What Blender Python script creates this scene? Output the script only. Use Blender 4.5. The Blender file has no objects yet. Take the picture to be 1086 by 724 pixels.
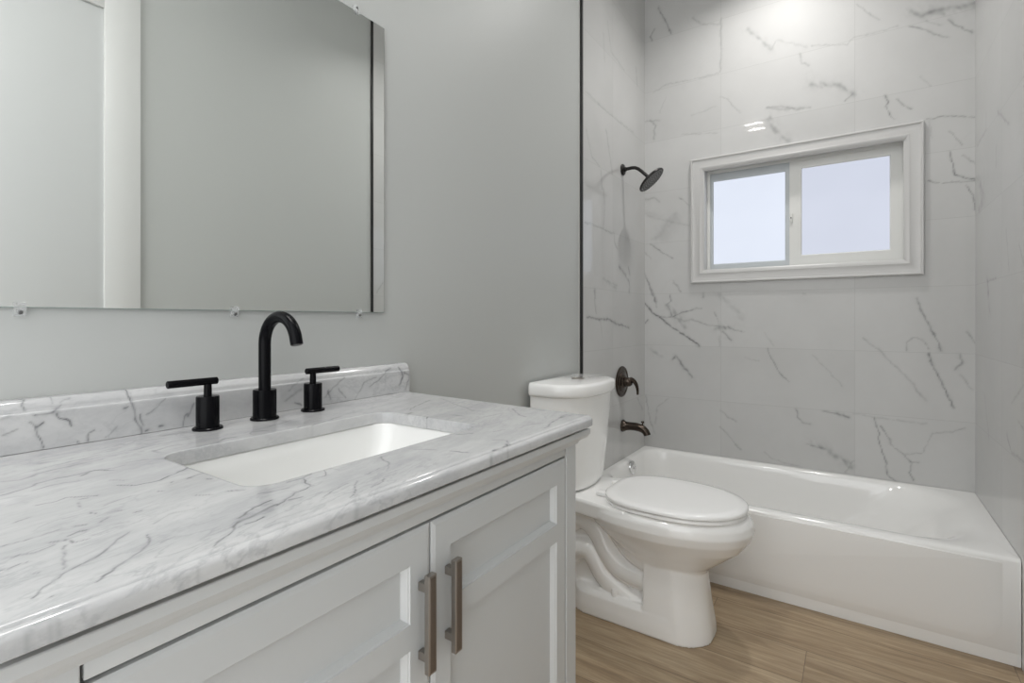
import bpy, bmesh, math
import numpy as np
from mathutils import Vector, Matrix

# ------------------------------------------------------------------ camera
SC = bpy.context.scene
CAM_X, CAM_Z, YAW, FOC = 1.0773, 1.1307, 0.5957, 537.0
cam_d = bpy.data.cameras.new('camera')
cam_d.sensor_fit = 'HORIZONTAL'; cam_d.sensor_width = 36.0
cam_d.lens = FOC / 1086.0 * 36.0
cam_d.shift_y = -(362.0 - 338.7) / 1086.0
cam_d.clip_start = 0.02
cam = bpy.data.objects.new('camera', cam_d)
cam.location = (CAM_X, 0.0, CAM_Z)
cam.rotation_euler = (math.pi / 2, 0, YAW)
SC.collection.objects.link(cam); SC.camera = cam

# ------------------------------------------------------------------ view, world, lights
SC.view_settings.view_transform = 'Standard'
SC.view_settings.look = 'None'
SC.view_settings.exposure = 0.25
SC.view_settings.gamma = 1.0
SC.view_settings.use_curve_mapping = False
SC.cycles.max_bounces = 10; SC.cycles.diffuse_bounces = 6
SC.cycles.caustics_reflective = False; SC.cycles.caustics_refractive = False

W_ROOM, D_ROOM, H_ROOM = 1.524, 3.0532, 3.15
wd = bpy.data.worlds.new('world'); SC.world = wd; wd.use_nodes = True
wd.node_tree.nodes['Background'].inputs[0].default_value = (0.975, 0.99, 1.0, 1)
wd.node_tree.nodes['Background'].inputs[1].default_value = 2.1  # even fill light, added to enter from behind the camera

def area(name, loc, size, power, color=(1, 0.985, 0.965), rot=(0, 0, 0), spread=math.pi, size_y=None, shape='DISK'):
    l = bpy.data.lights.new(name, 'AREA'); l.shape = shape; l.size = size
    if size_y: l.size_y = size_y
    l.energy = power; l.color = color; l.spread = spread
    o = bpy.data.objects.new(name, l); o.location = loc; o.rotation_euler = rot
    SC.collection.objects.link(o); return o
area('shower_downlight_lamp', (0.76, 2.57, H_ROOM - 0.012), 0.13, 7.8, spread=math.radians(142))
for yy in (0.413, 0.587):
    area('tube_light', (0.24, yy, H_ROOM - 0.072), 0.15, 5.0, size_y=0.045, shape='RECTANGLE')

# ------------------------------------------------------------------ material helpers
def mat(name, color, rough=0.5, metal=0.0, spec=0.5, coat=0.0, coat_rough=0.05):
    m = bpy.data.materials.new(name); m.use_nodes = True
    b = m.node_tree.nodes['Principled BSDF']
    b.inputs['Base Color'].default_value = (*color, 1)
    b.inputs['Roughness'].default_value = rough
    b.inputs['Metallic'].default_value = metal
    b.inputs['Specular IOR Level'].default_value = spec
    b.inputs['Coat Weight'].default_value = coat
    b.inputs['Coat Roughness'].default_value = coat_rough
    return m

class NT:
    def __init__(s, m): s.t = m.node_tree; s.b = s.t.nodes['Principled BSDF']
    def n(s, typ, **kw):
        o = s.t.nodes.new(typ)
        for k, v in kw.items(): setattr(o, k, v)
        return o
    def link(s, a, b): s.t.links.new(a, b)
    def set(s, sock, v):
        if isinstance(v, (int, float)): sock.default_value = v
        elif isinstance(v, tuple): sock.default_value = v if len(v) == len(sock.default_value) else (*v, 1)
        else: s.link(v, sock)
    def math(s, op, a, b=0.0, clamp=False):
        o = s.n('ShaderNodeMath', operation=op, use_clamp=clamp); s.set(o.inputs[0], a); s.set(o.inputs[1], b); return o.outputs[0]
    def mix(s, f, a, b, blend='MIX'):
        o = s.n('ShaderNodeMix', data_type='RGBA', blend_type=blend)
        s.set(o.inputs[0], f); s.set(o.inputs[6], a); s.set(o.inputs[7], b); return o.outputs[2]
    def coord(s, scale=(1, 1, 1), rot=(0, 0, 0), loc=(0, 0, 0)):
        g = s.n('ShaderNodeNewGeometry'); mp = s.n('ShaderNodeMapping')
        mp.inputs['Scale'].default_value = scale; mp.inputs['Rotation'].default_value = rot; mp.inputs['Location'].default_value = loc
        s.link(g.outputs['Position'], mp.inputs[0]); return mp.outputs[0]
    def noise(s, vec, scale, detail=4, rough=0.5, dist=0.0):
        o = s.n('ShaderNodeTexNoise'); s.link(vec, o.inputs['Vector'])
        o.inputs['Scale'].default_value = scale; o.inputs['Detail'].default_value = detail
        o.inputs['Roughness'].default_value = rough; o.inputs['Distortion'].default_value = dist
        return o.outputs['Fac']
    def ramp(s, v, stops):
        o = s.n('ShaderNodeValToRGB'); s.link(v, o.inputs[0]); e = o.color_ramp.elements
        while len(e) < len(stops): e.new(0.5)
        for i, (p, c) in enumerate(stops):
            e[i].position = p; c = (c, c, c) if isinstance(c, (int, float)) else c; e[i].color = (*c, 1)
        return o.outputs[0]
    def bump(s, h, strength, dist):
        o = s.n('ShaderNodeBump'); o.inputs['Strength'].default_value = strength; o.inputs['Distance'].default_value = dist
        s.link(h, o.inputs['Height']); s.link(o.outputs[0], s.b.inputs['Normal'])
    def sep(s, vec):
        o = s.n('ShaderNodeSeparateXYZ'); s.link(vec, o.inputs[0]); return o.outputs

def vein_line(t, vec, scale, w, detail=5, dist=0.4):          # thin ridge lines where a noise field crosses one half
    f = t.noise(vec, scale, detail, 0.55, dist)
    d = t.math('ABSOLUTE', t.math('SUBTRACT', f, 0.5))
    return t.math('SUBTRACT', 1.0, t.math('DIVIDE', d, w, clamp=True), clamp=True)

PAINT = mat('grey_green_wall_paint', (0.485, 0.495, 0.483), 0.45, spec=0.35)
t = NT(PAINT); t.bump(t.noise(t.coord(), 240, 3), 0.06, 0.001)
WHITE_PAINT = mat('white_trim_paint', (0.66, 0.66, 0.65), 0.35)
CASING = mat('window_casing_paint', (0.53, 0.525, 0.515), 0.35)
CEIL = mat('ceiling_paint', (0.80, 0.80, 0.79), 0.8)
CAB = mat('grey_cabinet_paint', (0.575, 0.585, 0.585), 0.38)
t = NT(CAB); t.bump(t.noise(t.coord((1, 1, 6)), 90, 2), 0.03, 0.001)
GAP_SHADE = mat('painted_recess_shade', (0.003, 0.003, 0.003), 0.9, spec=0.0)  # near-black colour that paints the shade of gaps and recesses
PORC = mat('white_vitreous_china', (0.88, 0.875, 0.86), 0.09, coat=0.4)
SEATM = mat('white_seat_plastic', (0.88, 0.875, 0.865), 0.16)
TUBM = mat('white_tub_enamel', (0.83, 0.825, 0.81), 0.12, coat=0.3)
SINKM = mat('sink_china', (0.84, 0.84, 0.825), 0.08, coat=0.4)
BLACK = mat('matte_black_metal', (0.003, 0.003, 0.004), 0.26, spec=0.10)
BLACKTRIM = mat('black_edge_strip', (0.008, 0.008, 0.008), 0.4)
BRONZE = mat('oil_rubbed_bronze', (0.070, 0.055, 0.045), 0.22, metal=0.9)
HEADM = mat('dark_bronze_shower', (0.025, 0.023, 0.022), 0.3, metal=0.6)
NOZZ = mat('grey_rubber_nozzles', (0.30, 0.30, 0.30), 0.6)
NICKEL = mat('brushed_nickel', (0.36, 0.33, 0.30), 0.32, metal=0.95)
t = NT(NICKEL); t.bump(t.noise(t.coord((1, 1, .05)), 900, 2), 0.08, 0.0005)
NICKEL_IN = mat('brushed_nickel_inset', (0.235, 0.20, 0.175), 0.42, metal=0.9)
CHROME = mat('polished_chrome', (0.75, 0.75, 0.75), 0.06, metal=1.0)
VINYL = mat('window_vinyl', (0.68, 0.68, 0.655), 0.35)
ALU = mat('window_sash_grey', (0.50, 0.53, 0.545), 0.35)
MIRROR = mat('mirror_silver', (0.965, 0.985, 0.97), 0.0, metal=1.0)
MEDGE = mat('mirror_glass_edge', (0.30, 0.36, 0.34), 0.1)
CLIP = mat('clear_clip_plastic', (0.75, 0.76, 0.76), 0.05)
CLIP.node_tree.nodes['Principled BSDF'].inputs['IOR'].default_value = 1.12
CLIP.node_tree.nodes['Principled BSDF'].inputs['Alpha'].default_value = 0.22
SCREW = mat('screw_steel', (0.16, 0.16, 0.16), 0.35, metal=0.9)
DOORM = mat('white_door_paint', (0.62, 0.63, 0.63), 0.4)
CAULK = mat('caulk', (0.55, 0.55, 0.53), 0.6)

def emis(name, color, strength):
    m = bpy.data.materials.new(name); m.use_nodes = True; b = m.node_tree.nodes['Principled BSDF']
    b.inputs['Base Color'].default_value = (0.06, 0.06, 0.06, 1); b.inputs['Roughness'].default_value = 0.45; b.inputs['Specular IOR Level'].default_value = 0.25
    b.inputs['Emission Color'].default_value = (*color, 1); b.inputs['Emission Strength'].default_value = strength
    return m
def pane_mat(name, color, strength):
    m = emis(name, color, strength); t = NT(m)
    n = t.noise(t.coord(), 3.0, 2)
    t.set(t.b.inputs['Emission Strength'], t.math('MULTIPLY', t.math('ADD', t.math('MULTIPLY', n, 0.10), 0.95), strength))
    return m
PANE_L = pane_mat('frosted_glass_daylight', (0.81, 0.87, 1.0), 0.76)
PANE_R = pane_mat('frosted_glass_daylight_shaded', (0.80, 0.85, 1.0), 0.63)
LAMP = emis('lamp_diffuser', (1, 0.97, 0.93), 6.0)

# floor: oak look planks running parallel to the tub
FLOOR = mat('oak_plank_floor', (0.3, 0.22, 0.15), 0.42)
t = NT(FLOOR)
PWID, Y0 = 0.182, 2.176
x, y, z = t.sep(t.coord())
row = t.math('FLOOR', t.math('DIVIDE', t.math('SUBTRACT', y, Y0), PWID))
rr = t.n('ShaderNodeTexWhiteNoise', noise_dimensions='1D'); t.link(row, rr.inputs['W'])
xs = t.math('ADD', x, t.math('MULTIPLY', rr.outputs['Value'], 3.7))
col = t.math('FLOOR', t.math('DIVIDE', xs, 1.22))
r2 = t.n('ShaderNodeTexWhiteNoise', noise_dimensions='2D'); cb = t.n('ShaderNodeCombineXYZ'); t.link(row, cb.inputs[0]); t.link(col, cb.inputs[1]); t.link(cb.outputs[0], r2.inputs['Vector'])
pl = r2.outputs['Value']
cv = t.n('ShaderNodeCombineXYZ'); t.link(t.math('MULTIPLY', xs, 1.0), cv.inputs[0]); t.link(t.math('MULTIPLY', y, 9.0), cv.inputs[1]); t.link(t.math('MULTIPLY', pl, 9.0), cv.inputs[2])
g1 = t.noise(cv.outputs[0], 2.6, 7, 0.62, 0.8)
cv2 = t.n('ShaderNodeCombineXYZ'); t.link(t.math('MULTIPLY', xs, 1.0), cv2.inputs[0]); t.link(t.math('MULTIPLY', y, 26.0), cv2.inputs[1]); t.link(pl, cv2.inputs[2])
g2 = t.noise(cv2.outputs[0], 5.0, 5, 0.7, 0.3)
c = t.ramp(g1, [(0.30, (0.135, 0.085, 0.045)), (0.45, (0.33, 0.235, 0.143)), (0.58, (0.46, 0.35, 0.225)), (0.78, (0.53, 0.415, 0.28))])
c = t.mix(t.math('MULTIPLY', t.math('SUBTRACT', 0.60, g2, clamp=True), 2.4, clamp=True), c, (0.165, 0.112, 0.070))
c = t.mix(0.28, c, t.mix(pl, (0.31, 0.22, 0.13), (0.54, 0.42, 0.28)))
cv3 = t.n('ShaderNodeCombineXYZ'); t.link(t.math('MULTIPLY', xs, 2.6), cv3.inputs[0]); t.link(t.math('MULTIPLY', y, 6.0), cv3.inputs[1]); t.link(t.math('MULTIPLY', pl, 5.0), cv3.inputs[2])
vo = t.n('ShaderNodeTexVoronoi'); vo.inputs['Scale'].default_value = 1.0; t.link(cv3.outputs[0], vo.inputs['Vector'])
knot = t.math('SUBTRACT', 1.0, t.math('DIVIDE', vo.outputs['Distance'], 0.075), clamp=True)
c = t.mix(t.math('MULTIPLY', knot, 0.75), c, (0.09, 0.055, 0.033))
fy = t.math('FRACT', t.math('DIVIDE', t.math('SUBTRACT', y, Y0), PWID)); fx = t.math('FRACT', t.math('DIVIDE', xs, 1.22))
sy = t.math('LESS_THAN', t.math('MULTIPLY', t.math('MINIMUM', fy, t.math('SUBTRACT', 1.0, fy)), PWID), 0.0014)
sx = t.math('LESS_THAN', t.math('MULTIPLY', t.math('MINIMUM', fx, t.math('SUBTRACT', 1.0, fx)), 1.22), 0.0012)
seam = t.math('MAXIMUM', sy, sx)
c = t.mix(t.math('MULTIPLY', seam, 0.65), c, (0.10, 0.068, 0.045))
t.link(c, t.b.inputs['Base Color'])
t.bump(t.math('SUBTRACT', t.math('MULTIPLY', g2, 0.5), seam), 0.15, 0.001)

# polished marble look wall tiles: 0.63 x 0.31 m grid, traced veins in the mesh attribute "vein"
TZ, TZ0, TX0, TXW = 0.3105, 2.5279, 0.444, 0.631
def tile_mat(name, axis, u0, uw, coat=0.16):
    m = mat(name, (0.62, 0.62, 0.61), 0.38, spec=0.12, coat=coat, coat_rough=0.015); t = NT(m)
    o = t.sep(t.coord()); u = o[axis]; z = o[2]
    fu = t.math('FRACT', t.math('DIVIDE', t.math('SUBTRACT', u, u0 - 20 * uw), uw)); fz = t.math('FRACT', t.math('DIVIDE', t.math('SUBTRACT', z, TZ0 - 20 * TZ), TZ))
    du = t.math('MULTIPLY', t.math('MINIMUM', fu, t.math('SUBTRACT', 1.0, fu)), uw)
    dz = t.math('MULTIPLY', t.math('MINIMUM', fz, t.math('SUBTRACT', 1.0, fz)), TZ)
    d = t.math('MINIMUM', du, dz)
    j = t.math('SUBTRACT', 1.0, t.math('DIVIDE', d, 0.0022), clamp=True)
    iu = t.math('FLOOR', t.math('DIVIDE', t.math('SUBTRACT', u, u0 - 20 * uw), uw)); iz = t.math('FLOOR', t.math('DIVIDE', t.math('SUBTRACT', z, TZ0 - 20 * TZ), TZ))
    wn = t.n('ShaderNodeTexWhiteNoise', noise_dimensions='2D'); cb = t.n('ShaderNodeCombineXYZ'); t.link(iu, cb.inputs[0]); t.link(iz, cb.inputs[1]); t.link(cb.outputs[0], wn.inputs['Vector'])
    off = t.n('ShaderNodeVectorMath', operation='MULTIPLY_ADD'); t.link(wn.outputs['Color'], off.inputs[0]); off.inputs[1].default_value = (7, 7, 7)
    t.link(t.coord((1, 1, 1), (0.0, 0.6, 0.0)), off.inputs[2])
    v = off.outputs[0]
    cloud = t.ramp(t.noise(v, 2.2, 5, 0.6), [(0.30, 0.0), (0.75, 1.0)])
    c = t.mix(cloud, (0.545, 0.543, 0.535), (0.49, 0.488, 0.48))
    fine = t.math('MULTIPLY', vein_line(t, v, 1.6, 0.010, 6, 0.7), t.ramp(t.noise(v, 3.1, 3), [(0.50, 0.0), (0.72, 1.0)]))
    c = t.mix(t.math('MULTIPLY', fine, 0.10), c, (0.30, 0.305, 0.30))
    at = t.n('ShaderNodeAttribute', attribute_name='vein')
    c = t.mix(at.outputs['Fac'], c, (0.115, 0.115, 0.118))
    c = t.mix(t.math('MULTIPLY', j, 0.45), c, (0.36, 0.36, 0.35))
    t.link(c, t.b.inputs['Base Color'])
    t.bump(t.math('SUBTRACT', t.math('MULTIPLY', t.noise(t.coord(), 7.0, 2), 0.05), t.math('MULTIPLY', j, 0.3)), 0.08, 0.0012)
    return m
TILE_X = tile_mat('marble_look_tile_window_wall', 0, TX0, TXW)
TILE_Y = tile_mat('marble_look_tile_side_wall', 1, D_ROOM - 0.50, TXW, 0.75)

VANG = 0.30
TILE_Y.node_tree.nodes['Principled BSDF'].inputs['Coat IOR'].default_value = 1.75
MARBLE = mat('polished_carrara_marble', (0.74, 0.74, 0.74), 0.10, spec=0.5)
t = NT(MARBLE)
def skew(scale, ang=-0.21, loc=(0, 0, 0)):                 # turn first, stretch second: grain runs slightly off the counter's length
    mp = t.n('ShaderNodeMapping'); t.link(t.coord((1, 1, 1), (0, 0, ang)), mp.inputs[0]); mp.inputs['Scale'].default_value = scale; mp.inputs['Location'].default_value = loc
    return mp.outputs[0]
vs = skew((2.4, 0.8, 1.6))
cl = t.ramp(t.noise(vs, 7.0, 10, 0.68, 0.2), [(0.40, 0.0), (0.66, 1.0)])
c = t.mix(cl, (0.585, 0.585, 0.585), (0.465, 0.468, 0.476))
patch = t.ramp(t.noise(skew((1.6, 0.8, 1.2), loc=(2, 5, 0)), 4.5, 4), [(0.42, 0.15), (0.60, 1.0)])
wisp = t.math('MULTIPLY', vein_line(t, skew((3.2, 1.0, 2.0), loc=(1, 2, 0)), 13.0, 0.035, 10, 0.35), patch)
c = t.mix(t.math('MULTIPLY', wisp, 0.36), c, (0.30, 0.305, 0.32))
blot = t.math('MULTIPLY', t.ramp(t.noise(skew((4.2, 1.0, 2.0), loc=(3, 1, 0)), 30.0, 8, 0.72), [(0.545, 0.0), (0.68, 1.0)]), patch)
c = t.mix(t.math('MULTIPLY', blot, 0.42), c, (0.33, 0.335, 0.35))
at = t.n('ShaderNodeAttribute', attribute_name='vein')
c = t.mix(at.outputs['Fac'], c, (0.12, 0.122, 0.13))
t.link(c, t.b.inputs['Base Color'])

# ------------------------------------------------------------------ mesh helpers
class MB:
    def __init__(s): s.v = []; s.f = []; s.m = []
    def add(s, verts, faces, mi=0):
        o = len(s.v); s.v += [tuple(map(float, p)) for p in verts]
        s.f += [tuple(i + o for i in f) for f in faces]; s.m += [mi] * len(faces)
    def box(s, x0, x1, y0, y1, z0, z1, bev=0.0, mi=0, seg=2):
        bm = bmesh.new(); r = bmesh.ops.create_cube(bm, size=1)
        for v in r['verts']: v.co = Vector(((x0 + x1) / 2 + v.co.x * (x1 - x0), (y0 + y1) / 2 + v.co.y * (y1 - y0), (z0 + z1) / 2 + v.co.z * (z1 - z0)))
        if bev > 0: bmesh.ops.bevel(bm, geom=bm.edges[:], offset=bev, segments=seg, affect='EDGES', profile=0.5)
        bm.verts.index_update()
        s.add([v.co[:] for v in bm.verts], [[v.index for v in f.verts] for f in bm.faces], mi); bm.free(); return s
    def loft(s, rings, cap0=True, cap1=True, mi=0, closed=True, loop=False):
        n = len(rings[0]); vs = [p for r in rings for p in r]; fs = []
        R = len(rings)
        for i in range(R if loop else R - 1):
            a = i * n; b = ((i + 1) % R) * n
            for j in range(n if closed else n - 1):
                k = (j + 1) % n; fs.append((a + j, a + k, b + k, b + j))
        if cap0 and not loop: fs.append(tuple(range(n))[::-1])
        if cap1 and not loop: fs.append(tuple((R - 1) * n + j for j in range(n)))
        s.add(vs, fs, mi); return s
    def tube(s, path, r, n=20, caps=True, mi=0):
        P = [Vector(p) for p in path]; rs = r if isinstance(r, (list, tuple)) else [r] * len(P)
        T = []
        for i in range(len(P)):
            a = P[max(i - 1, 0)]; b = P[min(i + 1, len(P) - 1)]; T.append((b - a).normalized())
        up = Vector((0, 0, 1)) if abs(T[0].z) < 0.9 else Vector((0, 1, 0))
        u = T[0].cross(up).normalized(); rings = []
        for i, p in enumerate(P):
            u = (u - T[i] * u.dot(T[i])).normalized(); w = T[i].cross(u)
            rings.append([tuple(p + (u * math.cos(a) + w * math.sin(a)) * rs[i]) for a in [2 * math.pi * k / n for k in range(n)]])
        return s.loft(rings, caps, caps, mi)
    def lathe(s, prof, origin=(0, 0, 0), axis=(0, 0, 1), n=40, mi=0, caps=True):
        A = Vector(axis).normalized(); up = Vector((0, 0, 1)) if abs(A.z) < 0.9 else Vector((1, 0, 0))
        u = A.cross(up).normalized(); w = A.cross(u); o = Vector(origin)
        rings = [[tuple(o + A * h + (u * math.cos(a) + w * math.sin(a)) * max(r, 1e-5)) for a in [2 * math.pi * k / n for k in range(n)]] for r, h in prof]
        return s.loft(rings, caps, caps, mi)
    def build(s, name, mats, parent=None, smooth=True, angle=32, origin=None):
        me = bpy.data.meshes.new(name)
        org = Vector(origin if origin is not None else (root_loc(parent) if parent else (0, 0, 0)))
        me.from_pydata([tuple(Vector(p) - org) for p in s.v], [], s.f)
        mats = mats if isinstance(mats, (list, tuple)) else [mats]
        for m in mats: me.materials.append(m)
        me.polygons.foreach_set('material_index', s.m)
        bm = bmesh.new(); bm.from_mesh(me); bmesh.ops.recalc_face_normals(bm, faces=bm.faces[:])
        for f in bm.faces: f.smooth = smooth
        if smooth:
            ca = math.radians(angle)
            for e in bm.edges:
                if len(e.link_faces) == 2 and e.calc_face_angle(0) > ca: e.smooth = False
        bm.to_mesh(me); bm.free()
        o = bpy.data.objects.new(name, me); SC.collection.objects.link(o)
        if parent: o.parent = parent
        else: o.location = org
        return o
def root_loc(o):
    while o.parent: o = o.parent
    return o.location.copy()
def thing(name, loc, label, cat, group=None):
    o = bpy.data.objects.new(name, None); o.empty_display_size = 0.05; SC.collection.objects.link(o); o.location = loc
    o['label'] = label; o['category'] = cat
    if group: o['group'] = group
    return o
def structure(o): o['kind'] = 'structure'; return o
def copy_thing(r, loc, label):
    c = r.copy(); SC.collection.objects.link(c); c.location = loc; c['label'] = label
    for ch in list(r.children):
        d = ch.copy(); SC.collection.objects.link(d); d.parent = c
        for g in list(ch.children):
            e = g.copy(); SC.collection.objects.link(e); e.parent = d
    return c

def rrect(x0, x1, y0, y1, radii, z, n=8, edge=6, bow=0.0):
    """rounded rectangle, counter-clockwise from the (x1,y0) corner; radii: (x1y0, x1y1, x0y1, x0y0)"""
    cs = [(x1, y0, -90), (x1, y1, 0), (x0, y1, 90), (x0, y0, 180)]; pts = []
    for (cx_, cy_, a0), r in zip(cs, radii):
        ox = cx_ - r if cx_ == x1 else cx_ + r; oy = cy_ - r if cy_ == y1 else cy_ + r
        pts.append([(ox + r * math.cos(math.radians(a0 + 90 * k / n)), oy + r * math.sin(math.radians(a0 + 90 * k / n))) for k in range(n + 1)])
    out = []
    for i in range(4):
        out += pts[i]; a = pts[i][-1]; b = pts[(i + 1) % 4][0]
        out += [(a[0] + (b[0] - a[0]) * k / edge, a[1] + (b[1] - a[1]) * k / edge) for k in range(1, edge)]
    yc, hw, xm = (y0 + y1) / 2, (y1 - y0) / 2, (x0 + x1) / 2
    res = []
    for px, py in out:
        if bow and px > xm: px += bow * (1 - ((py - yc) / hw) ** 2) * min(1, (px - xm) / (x1 - xm))
        res.append((px, py, z))
    return res

# soft value noise in numpy, for ragged veins
def vnoise(x, y, sc, seed=0):
    x = x * sc + seed * 17.3; y = y * sc + seed * 5.1
    xi = np.floor(x); yi = np.floor(y); fx = x - xi; fy = y - yi
    fx = fx * fx * (3 - 2 * fx); fy = fy * fy * (3 - 2 * fy)
    h = lambda a, b: np.modf(np.abs(np.sin(a * 127.1 + b * 311.7 + seed) * 43758.5453))[0]
    return (h(xi, yi) * (1 - fx) + h(xi + 1, yi) * fx) * (1 - fy) + (h(xi, yi + 1) * (1 - fx) + h(xi + 1, yi + 1) * fx) * fy
def vein_field(P, strokes, grid, warp=0.005, gain=0.95, wk=0.52, halo=0.26, ff=85):
    x = P[:, 0]; y = P[:, 1]
    wx = x + warp * ((vnoise(x, y, 45, 1) - .5) * 1.5 + (vnoise(x, y, 130, 2) - .5) * .8)
    wy = y + warp * ((vnoise(x, y, 45, 3) - .5) * 1.5 + (vnoise(x, y, 130, 4) - .5) * .8)
    rag = 0.45 + 0.75 * vnoise(x, y, 75, 5)
    fib = 0.5 * vnoise(x + y * .6, y * .35 - x * .3, ff, 7) + 0.5 * vnoise(x, y, ff * .6, 8)
    keep = np.ones(len(P))
    for w10, s100, pts in strokes:
        w = max(w10 * 1e-4 * wk, grid * 0.50) * (1.0 if w10 * 1e-4 < 2.2 * grid else 1.5); s = s100 / 100.0 * gain; fat = w > 1.6 * grid
        q = np.array(pts, float) / 1000.0
        m = (wx > q[:, 0].min() - 6 * w) & (wx < q[:, 0].max() + 6 * w) & (wy > q[:, 1].min() - 6 * w) & (wy < q[:, 1].max() + 6 * w)
        idx = np.nonzero(m)[0]
        if not len(idx): continue
        X = wx[idx]; Y = wy[idx]; best = np.full(len(idx), 9.0)
        for a, b in zip(q[:-1], q[1:]):
            d = b - a; L = d @ d + 1e-12
            tt = np.clip(((X - a[0]) * d[0] + (Y - a[1]) * d[1]) / L, 0, 1)
            best = np.minimum(best, np.hypot(X - a[0] - tt * d[0], Y - a[1] - tt * d[1]))
        val = s * np.exp(-(best / w) ** 2) * (np.clip(fib[idx] * 1.5 - .1, 0, 1.3) if fat else rag[idx])
        val = np.clip(val, 0, 0.95) + halo * s * np.exp(-(best / (w * 3.2)) ** 2) * np.clip(fib[idx] * 2.2 - .6, 0, 1)
        keep[idx] *= 1 - np.clip(val, 0, 0.95)
    return 1 - keep
def set_vein(o, vals):
    a = o.data.attributes.new('vein', 'FLOAT', 'POINT'); a.data.foreach_set('value', vals.astype(np.float32))
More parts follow.
